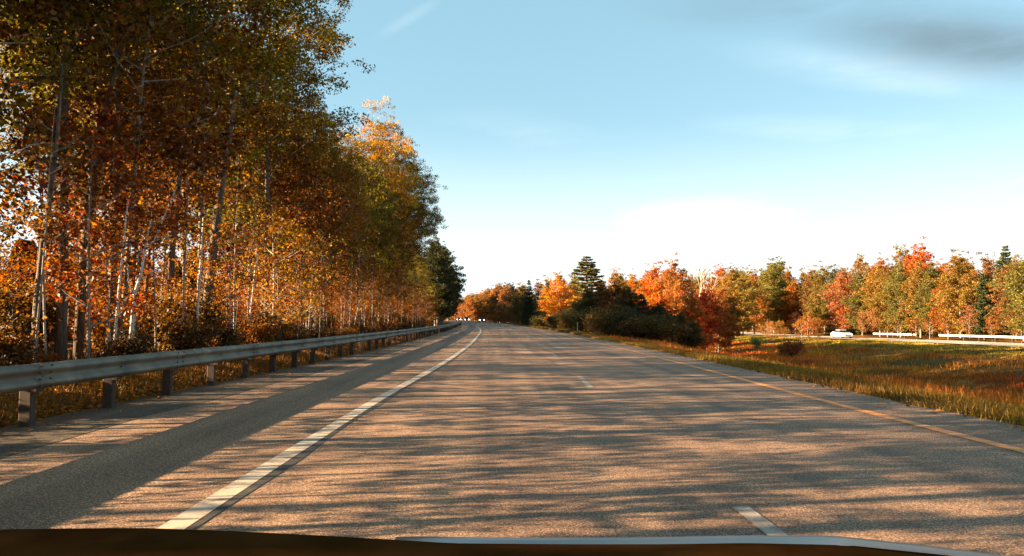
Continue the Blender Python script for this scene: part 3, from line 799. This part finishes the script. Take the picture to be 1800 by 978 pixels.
# ------------------------------------------------------------------ undergrowth, grass, litter
def scatter(n_, s0, s1, y0, y1, rs, power=1.0):
    y = y0 + (y1 - y0) * rs.uniform(0, 1, n_) ** power; s_ = rs.uniform(s0, s1, n_)
    return s_ + cy(y), y
def blades(name, X, Y, h, w, rs, col, label, lean=.35, huev=None):
    n_ = len(X); Z = ground_z(X, Y) - .02
    a = rs.uniform(0, 6.28, n_); hh = h * rs.uniform(.45, 1.3, n_); L = rs.normal(0, lean, (n_, 2)) * hh[:, None]
    dx = np.cos(a) * w * .5; dyv = np.sin(a) * w * .5
    v = np.empty((n_, 4, 3))
    v[:, 0] = np.stack([X - dx, Y - dyv, Z], 1); v[:, 1] = np.stack([X + dx, Y + dyv, Z], 1)
    v[:, 2] = np.stack([X + L[:, 0] * .9 + dx * .25, Y + L[:, 1] * .9 + dyv * .25, Z + hh], 1); v[:, 3] = np.stack([X + L[:, 0] * .9 - dx * .25, Y + L[:, 1] * .9 - dyv * .25, Z + hh], 1)
    me = bpy.data.meshes.new(name)
    me.vertices.add(n_ * 4); me.vertices.foreach_set('co', v.reshape(-1)); me.loops.add(n_ * 4); me.loops.foreach_set('vertex_index', np.arange(n_ * 4))
    me.polygons.add(n_); me.polygons.foreach_set('loop_start', np.arange(n_) * 4); me.polygons.foreach_set('loop_total', np.full(n_, 4))
    at_ = me.attributes.new('leaf', 'FLOAT_VECTOR', 'FACE'); val = np.zeros((n_, 3)); val[:, 0] = np.clip(rs.uniform(0, .75, n_) + .28 * np.sin(X * .8 + 2 * np.sin(Y * .5)) * np.sin(Y * .6 + np.sin(X * .37) * 2), 0, 1)
    val[:, 1] = np.clip((.5 + .5 * np.sin(X * .35 + 1.7 * np.sin(Y * .21)) * np.cos(Y * .27)) + rs.normal(0, .15, n_), 0, 1) if huev is None else huev
    at_.data.foreach_set('vector', val.reshape(-1)); me.materials.append(M_blade); me.update(calc_edges=True)
    o = bpy.data.objects.new(name, me); COL.objects.link(o); o.color = tuple(col) + (1,); tag(o, label, 'grass', kind='stuff'); return o
rs = np.random.default_rng(77)
def clumpy(X, Y, sc, thr, rs):
    v = np.sin(X * 1.3 * sc + 2.1 * np.sin(Y * .9 * sc)) * np.sin(Y * 1.1 * sc + 1.7 * np.sin(X * .7 * sc)) + rs.normal(0, .3, len(X))
    k_ = v > thr; return X[k_], Y[k_]
X, Y = scatter(90000, 6.35, 9.5, 4, 60, rs, 1.3); X, Y = clumpy(X, Y, 1.2, -.35, rs)
blades('verge_grass', X, Y, .15, .012, rs, (.27, .135, .022), 'short yellow green grass along the right pavement edge')
X, Y = scatter(60000, 6.6, 10.5, 60, 160, rs, 1.2)
blades('verge_grass', X, Y, .22, .03, rs, (.17, .115, .022), 'yellow grass along the right pavement edge farther away')
X, Y = scatter(130000, 8.5, 34, 6, 60, rs, 1.0); X, Y = clumpy(X, Y, .5, -.3, rs)
blades('median_weeds', X, Y, .26, .015, rs, (.46, .125, .016), 'tall dry brown and olive weeds in the median ditch')
X, Y = scatter(110000, 8.5, 40, 40, 150, rs, 1.0); X, Y = clumpy(X, Y, .25, -.2, rs)
blades('median_weeds', X, Y, .34, .045, rs, (.58, .15, .018), 'rust coloured weeds across the far side of the median')
X, Y = scatter(60000, 40, 56, 40, 150, rs, 1.0)
blades('mown_grass', X, Y, .14, .05, rs, (.40, .26, .03), 'mown yellow green grass beside the far carriageway')
X, Y = scatter(70000, -9.5, -6.05, 4, 70, rs, 1.3)
blades('verge_grass', X, Y, .16, .014, rs, (.17, .065, .013), 'dry grass under and behind the left guardrail')
X, Y = scatter(26000, -12.5, -8.0, 6, 60, rs, 1.2)
blades('forest_weeds', X, Y, .32, .025, rs, (.07, .03, .009), 'dry brown undergrowth at the foot of the left woods')
# fallen leaves
def litter(n_, s0, s1, y0, y1, col, size, label, power=1.3):
    X, Y = scatter(n_, s0, s1, y0, y1, rs, power); Z = ground_z(X, Y) + rs.uniform(.01, .06, n_)
    me = leaves_mesh('leaf_litter', np.stack([X, Y, Z], 1), size, rs, M_leaf, rs.uniform(0, 1, n_), .8, .8)
    o = bpy.data.objects.new('leaf_litter', me); COL.objects.link(o); o.color = tuple(col) + (1,); tag(o, label, 'fallen leaves', kind='stuff')
litter(50000, -8.6, -6.0, 4, 60, (.34, .12, .02), .075, 'orange fallen leaves behind the left guardrail')
litter(500, -6.3, -5.2, 4, 50, (.30, .11, .02), .07, 'a few fallen leaves blown on the left shoulder')
litter(1500, 6.0, 7.4, 5, 60, (.30, .13, .03), .07, 'fallen leaves along the right pavement edge')
litter(40000, -30, -8.6, 6, 90, (.11, .04, .012), .13, 'brown fallen leaves on the floor of the left woods')
X, Y = scatter(900, -6.0, -5.2, 5, 60, rs, 1.2)
POLE = [broadleaf(700 + i, 6, .8, .45, 420, .11, .028, 7, (M_twig, M_grey, M_bark)[i], lean=.10, fill=0) for i in range(3)]
y = -8
i = 0
while y < 84:
    s_ = rnd.uniform(-11.5, -8.2)
    plant(POLE[i % 3], 'thin_stem', left_x(s_, y), y, i * 2.3, rnd.uniform(.55, 1.2), pick(RUST), '%s almost bare thin stem %s' % (('pale', 'grey', 'brown')[i % 3], zone(y)), 'sapling', 'thin stems along the edge of the left woods')
    y += rnd.uniform(.5, 1.3); i += 1
for i in range(44):
    y = 5 + i * 1.5 + rnd.uniform(-.5, .5)
    plant(BUSH[i % 2], 'shrub', left_x(rnd.uniform(-9.6, -8.5), y), y, i * 1.1, rnd.uniform(.3, .55), pick([(.10, .04, .01), (.06, .03, .01), (.15, .05, .01)]), 'knee high brown shrub close behind the rail ' + zone(y).replace('behind', 'along'), 'shrub', 'knee high shrubs behind the left guardrail', names=('stems', 'foliage'))
# brush of the woods' edge: separate shrubs
for i in range(70):
    y = 7 + i * 1.35 + rnd.uniform(-.8, .8); s_ = rnd.uniform(-14.5, -9.4)
    plant(BUSH[i % 2], 'shrub', left_x(s_, y), y, i * 2.1, rnd.uniform(.5, .95), pick([(.10, .045, .012), (.06, .035, .012), (.14, .05, .01), (.05, .045, .012)]), 'low leafy shrub at the woods edge ' + zone(y), 'shrub', 'shrubs at the edge of the left woods', names=('stems', 'foliage'))
for i, (px, Y, sc, col, lab) in enumerate(((1392, 78, .9, (.26, .07, .03), 'reddish leafy shrub alone in the middle of the median'), (1376, 84, .7, (.28, .12, .03), 'small rust shrub just left of the lone median shrub'),
                                          (1328, 100, .75, (.30, .30, .08), 'pale yellow green shrub by the far carriageway'), (1690, 40, .35, (.30, .2, .08), 'pale seedy weed bush in the median ditch at the right'),
                                          (1555, 44, .35, (.25, .12, .04), 'small brown weed bush in the ditch left of the pale seedy one'))):
    x = at(px, Y); plant(BUSH[i % 2], 'shrub', x, Y, i, sc, col, lab, 'shrub', names=('stems', 'foliage'))

# delineator post at the right edge
x = at(1015, 74); root = empty('marker_post', (x, 74, gz(x, 74))); tag(root, 'slim pale marker post at the right road edge before the thicket', 'marker post')
mb = MB(); mb.box(-.045, .045, -.012, .012, -.2, 1.15, .004); mb.build('post', simple('marker_plastic', (.42, .38, .30), .6), root)
mb = MB(); mb.box(-.035, .035, -.018, -.0125, 1.0, 1.1); mb.build('reflector', simple('reflector', (.6, .5, .3), .3), root)

# ------------------------------------------------------------------ cars
M_glass = simple('dark_glass', (.012, .013, .015), .3, 0, .1, 3); M_glass.node_tree.nodes['Principled BSDF'].inputs['Specular IOR Level'].default_value = .2
M_tyre = simple('tyre_rubber', (.02, .02, .02), .9)
M_rim = simple('alloy_rim', (.4, .4, .4), .35, .8)
M_lamp = simple('lit_headlight', (.9, .9, .85), .2, 0, .02, 3, ((1, .93, .82), 4.0))
M_lampoff = simple('clear_headlight', (.7, .7, .68), .15)
M_red = simple('tail_lamp', (.3, .01, .01), .25)
M_plastic = simple('black_trim', (.02, .02, .022), .6)
def car(loc, rz, paint_m, label, lit, tall=1.0, group=None):
    root = empty('car', loc, rz); tag(root, label, 'car', group)
    # side outline (y forward = -Y), hull lofted over five cross positions
    L = 4.6
    prof_top = [(-2.3, .55), (-2.25, .78), (-1.9, .88), (-1.1, .98), (-.45, 1.42 * tall), (.1, 1.50 * tall), (1.0, 1.46 * tall), (1.65, 1.08), (2.15, 1.0), (2.3, .80), (2.3, .50)]
    body = [(-2.3, .30), (-2.32, .55), (-2.25, .78), (-1.9, .88), (-1.1, .98), (1.65, 1.08), (2.15, 1.0), (2.3, .80), (2.3, .30)]
    def loft(pr, ws, nm, mat, z_in=0):
        v = []; f = []; n_ = len(pr)
        for (xw, inset) in ws:
            for (yy, zz) in pr: v.append((xw, yy * (1 - inset), zz - inset * .4 * (zz > .7)))
        for j in range(len(ws) - 1):
            for i in range(n_):
                i2 = (i + 1) % n_; f.append((j * n_ + i, j * n_ + i2, (j + 1) * n_ + i2, (j + 1) * n_ + i))
        f.append(tuple(range(n_))); f.append(tuple(reversed(range((len(ws) - 1) * n_, len(ws) * n_))))
        return mesh_obj(nm, v, f, mat, root, False)
    loft(body, [(-.90, .03), (-.84, 0), (0, -.01), (.84, 0), (.90, .03)], 'body', paint_m)
    cab = [(-1.12, .985), (-.45, 1.40 * tall), (.95, 1.42 * tall), (1.66, 1.07)]
    v = []; 
    for (xw, k_) in ((-.80, 0), (.80, 0)):
        for (yy, zz) in cab:
            v.append((xw * (1 if zz < 1.1 else .80), yy, zz))
    f = [(0, 1, 2, 3), (7, 6, 5, 4), (0, 4, 5, 1), (1, 5, 6, 2), (2, 6, 7, 3), (3, 7, 4, 0)]
    mesh_obj('windows', v, f, M_glass, root, False)
    mb = MB(); mb.box(-.63, .63, -.50, 1.0, 1.405 * tall, 1.405 * tall + .05, .02); mb.build('roof', paint_m, root)
    for sx in (-1, 1):
        for yy in (-1.42, 1.38):
            mb = MB(); mb.tube([(sx * .72, yy, .33), (sx * .76, yy, .33), (sx * .91, yy, .33), (sx * .93, yy, .33)], [.28, .33, .33, .29], 20); w = mb.build('wheel', M_tyre, root, True)
            mb = MB(); mb.tube([(sx * .925, yy, .33), (sx * .94, yy, .33)], [.2, .17], 14); mb.build('rim', M_rim, w)
        mb = MB(); mb.tube([(sx * .66, -2.30, .68), (sx * .66, -2.36, .68)], [.13, .10], 12); mb.build('headlight', M_lamp if lit else M_lampoff, root)
        mb = MB(); mb.box(sx * .7 - .14, sx * .7 + .14, 2.29, 2.33, .72, .86, .01); mb.build('tail_light', M_red, root)
        mb = MB(); mb.box(sx * .92 - .07, sx * .92 + .07, -.85, -.72, .98, 1.1, .02); mb.build('mirror', paint_m, root)
    mb = MB(); mb.box(-.5, .5, -2.345, -2.31, .40, .56, .01); mb.build('grille', M_plastic, root)
    return root
P_white = simple('white_car_paint', (.80, .80, .78), .3, 0, .03); P_dark = simple('dark_car_paint', (.03, .03, .035), .3, 0, .05); P_grey = simple('grey_car_paint', (.22, .22, .22), .3, 0, .05)
def on_road(px, Y): x = at(px, Y); return (x, Y, float(ey(Y)) + .0)
def heading(Y): return math.atan2(-(float(cy(Y + 5)) - float(cy(Y - 5))), 10.0)
car(on_road(846, 236), heading(236), P_dark, 'dark car with two small lit headlights, nearest of the following cars', True)
car(on_road(820, 292), heading(292), P_dark, 'dark tall car with the brightest round headlights at the bend', True, 1.18)
car(on_road(806, 322), heading(322), P_grey, 'car with low lit headlights farthest left at the bend', True)
xo = at(1478, 131.5)
car((xo, 131.5, float(ground_z(float(oy(131.5)) + 4, 131.5, False)) + .10), math.atan2(-(float(oy(135)) - float(oy(128))), 7.0) , P_white, 'white car driving on the sunlit opposite carriageway', False)

# ------------------------------------------------------------------ tail of the camera car at the bottom of the view
M_deck = simple('dark_brown_trim', (.05, .019, .005), 1, 0, .35, 9); M_deck.node_tree.nodes['Principled BSDF'].inputs['Specular IOR Level'].default_value = 0
M_lip = simple('grey_gloss_paint', (.05, .055, .055), .28, .0, .08, 2)
M_shell = simple('dark_gloss_paint', (.03, .03, .035), .25, 0, .05, 2)
own = empty('car', (0, 0, 0)); tag(own, 'dark brown ledge and grey glossy lip of a car tail along the bottom edge', 'car')
def row_y(px, Y, py): return (at(px, Y), Y, 1.25 - (py - 564) / 1300 * Y)
TOP = [(-400, 920), (-100, 916), (120, 914), (270, 914), (420, 920), (600, 930), (800, 943), (1000, 946), (1150, 947), (1300, 946), (1450, 950), (1600, 968), (1750, 990), (1900, 1012), (2100, 1060)]
xs_ = np.linspace(-400, 2100, 90)
v = []; f = []
tops = np.interp(xs_, [t[0] for t in TOP], [t[1] for t in TOP])
prof = [(1.0, 0, -.04), (1.0, 0, -.012), (.99, 0, 0), (.97, 0, .001), (.85, 0, -.002), (.6, 0, -.01), (.3, 0, -.03)]
for px, py in zip(xs_, tops):
    b = row_y(px, 1.0, py)
    for (yy, _, dz) in prof: v.append((b[0], yy, b[2] + dz))
m_ = len(prof)
for j in range(len(xs_) - 1):
    for i in range(m_ - 1): f.append((j * m_ + i, (j + 1) * m_ + i, (j + 1) * m_ + i + 1, j * m_ + i + 1))
mesh_obj('rear_deck', v, f, M_deck, own)
# glossy lip just outside the deck
LT = [(700, 937), (760, 936), (900, 939), (1100, 940), (1300, 938), (1450, 939), (1600, 955), (1750, 975), (1900, 1000)]
LB = [(700, 938), (760, 950), (900, 960), (1100, 960), (1300, 958), (1450, 953), (1600, 970), (1750, 990), (1900, 1020)]
v = []; f = []; xs2 = np.linspace(700, 1900, 50)
for px in xs2:
    t_ = np.interp(px, *zip(*LT)); b_ = np.interp(px, *zip(*LB))
    a = row_y(px, 1.06, t_); zt = a[2]; zb = row_y(px, 1.01, b_)[2]
    for k_ in range(7):
        u = k_ / 6; v.append((a[0], 1.075 - .07 * u, zb + (zt - zb) * math.sin((1 - u) * math.pi * .5 + .0) ** .8 if k_ else zt - .03))
for j in range(49):
    for i in range(6): f.append((j * 7 + i, (j + 1) * 7 + i, (j + 1) * 7 + i + 1, j * 7 + i + 1))
mesh_obj('gloss_lip', v, f, M_lip, own)
# the shell below it, out of view
mb = MB(); mb.box(-.86, .86, -1.2, .93, .32, .86, .12); mb.build('body', M_shell, own)
mb = MB(); mb.box(-.84, .84, .931, 1.05, .34, .58, .04); mb.build('bumper', M_plastic, own)
for sx in (-1, 1):
    mb = MB(); mb.tube([(sx * .70, .05, .33), (sx * .74, .05, .33), (sx * .88, .05, .33), (sx * .90, .05, .33)], [.28, .33, .33, .28], 20); mb.build('wheel', M_tyre, own, True)
print('objects', len(bpy.data.objects), 'tall', n_tall)
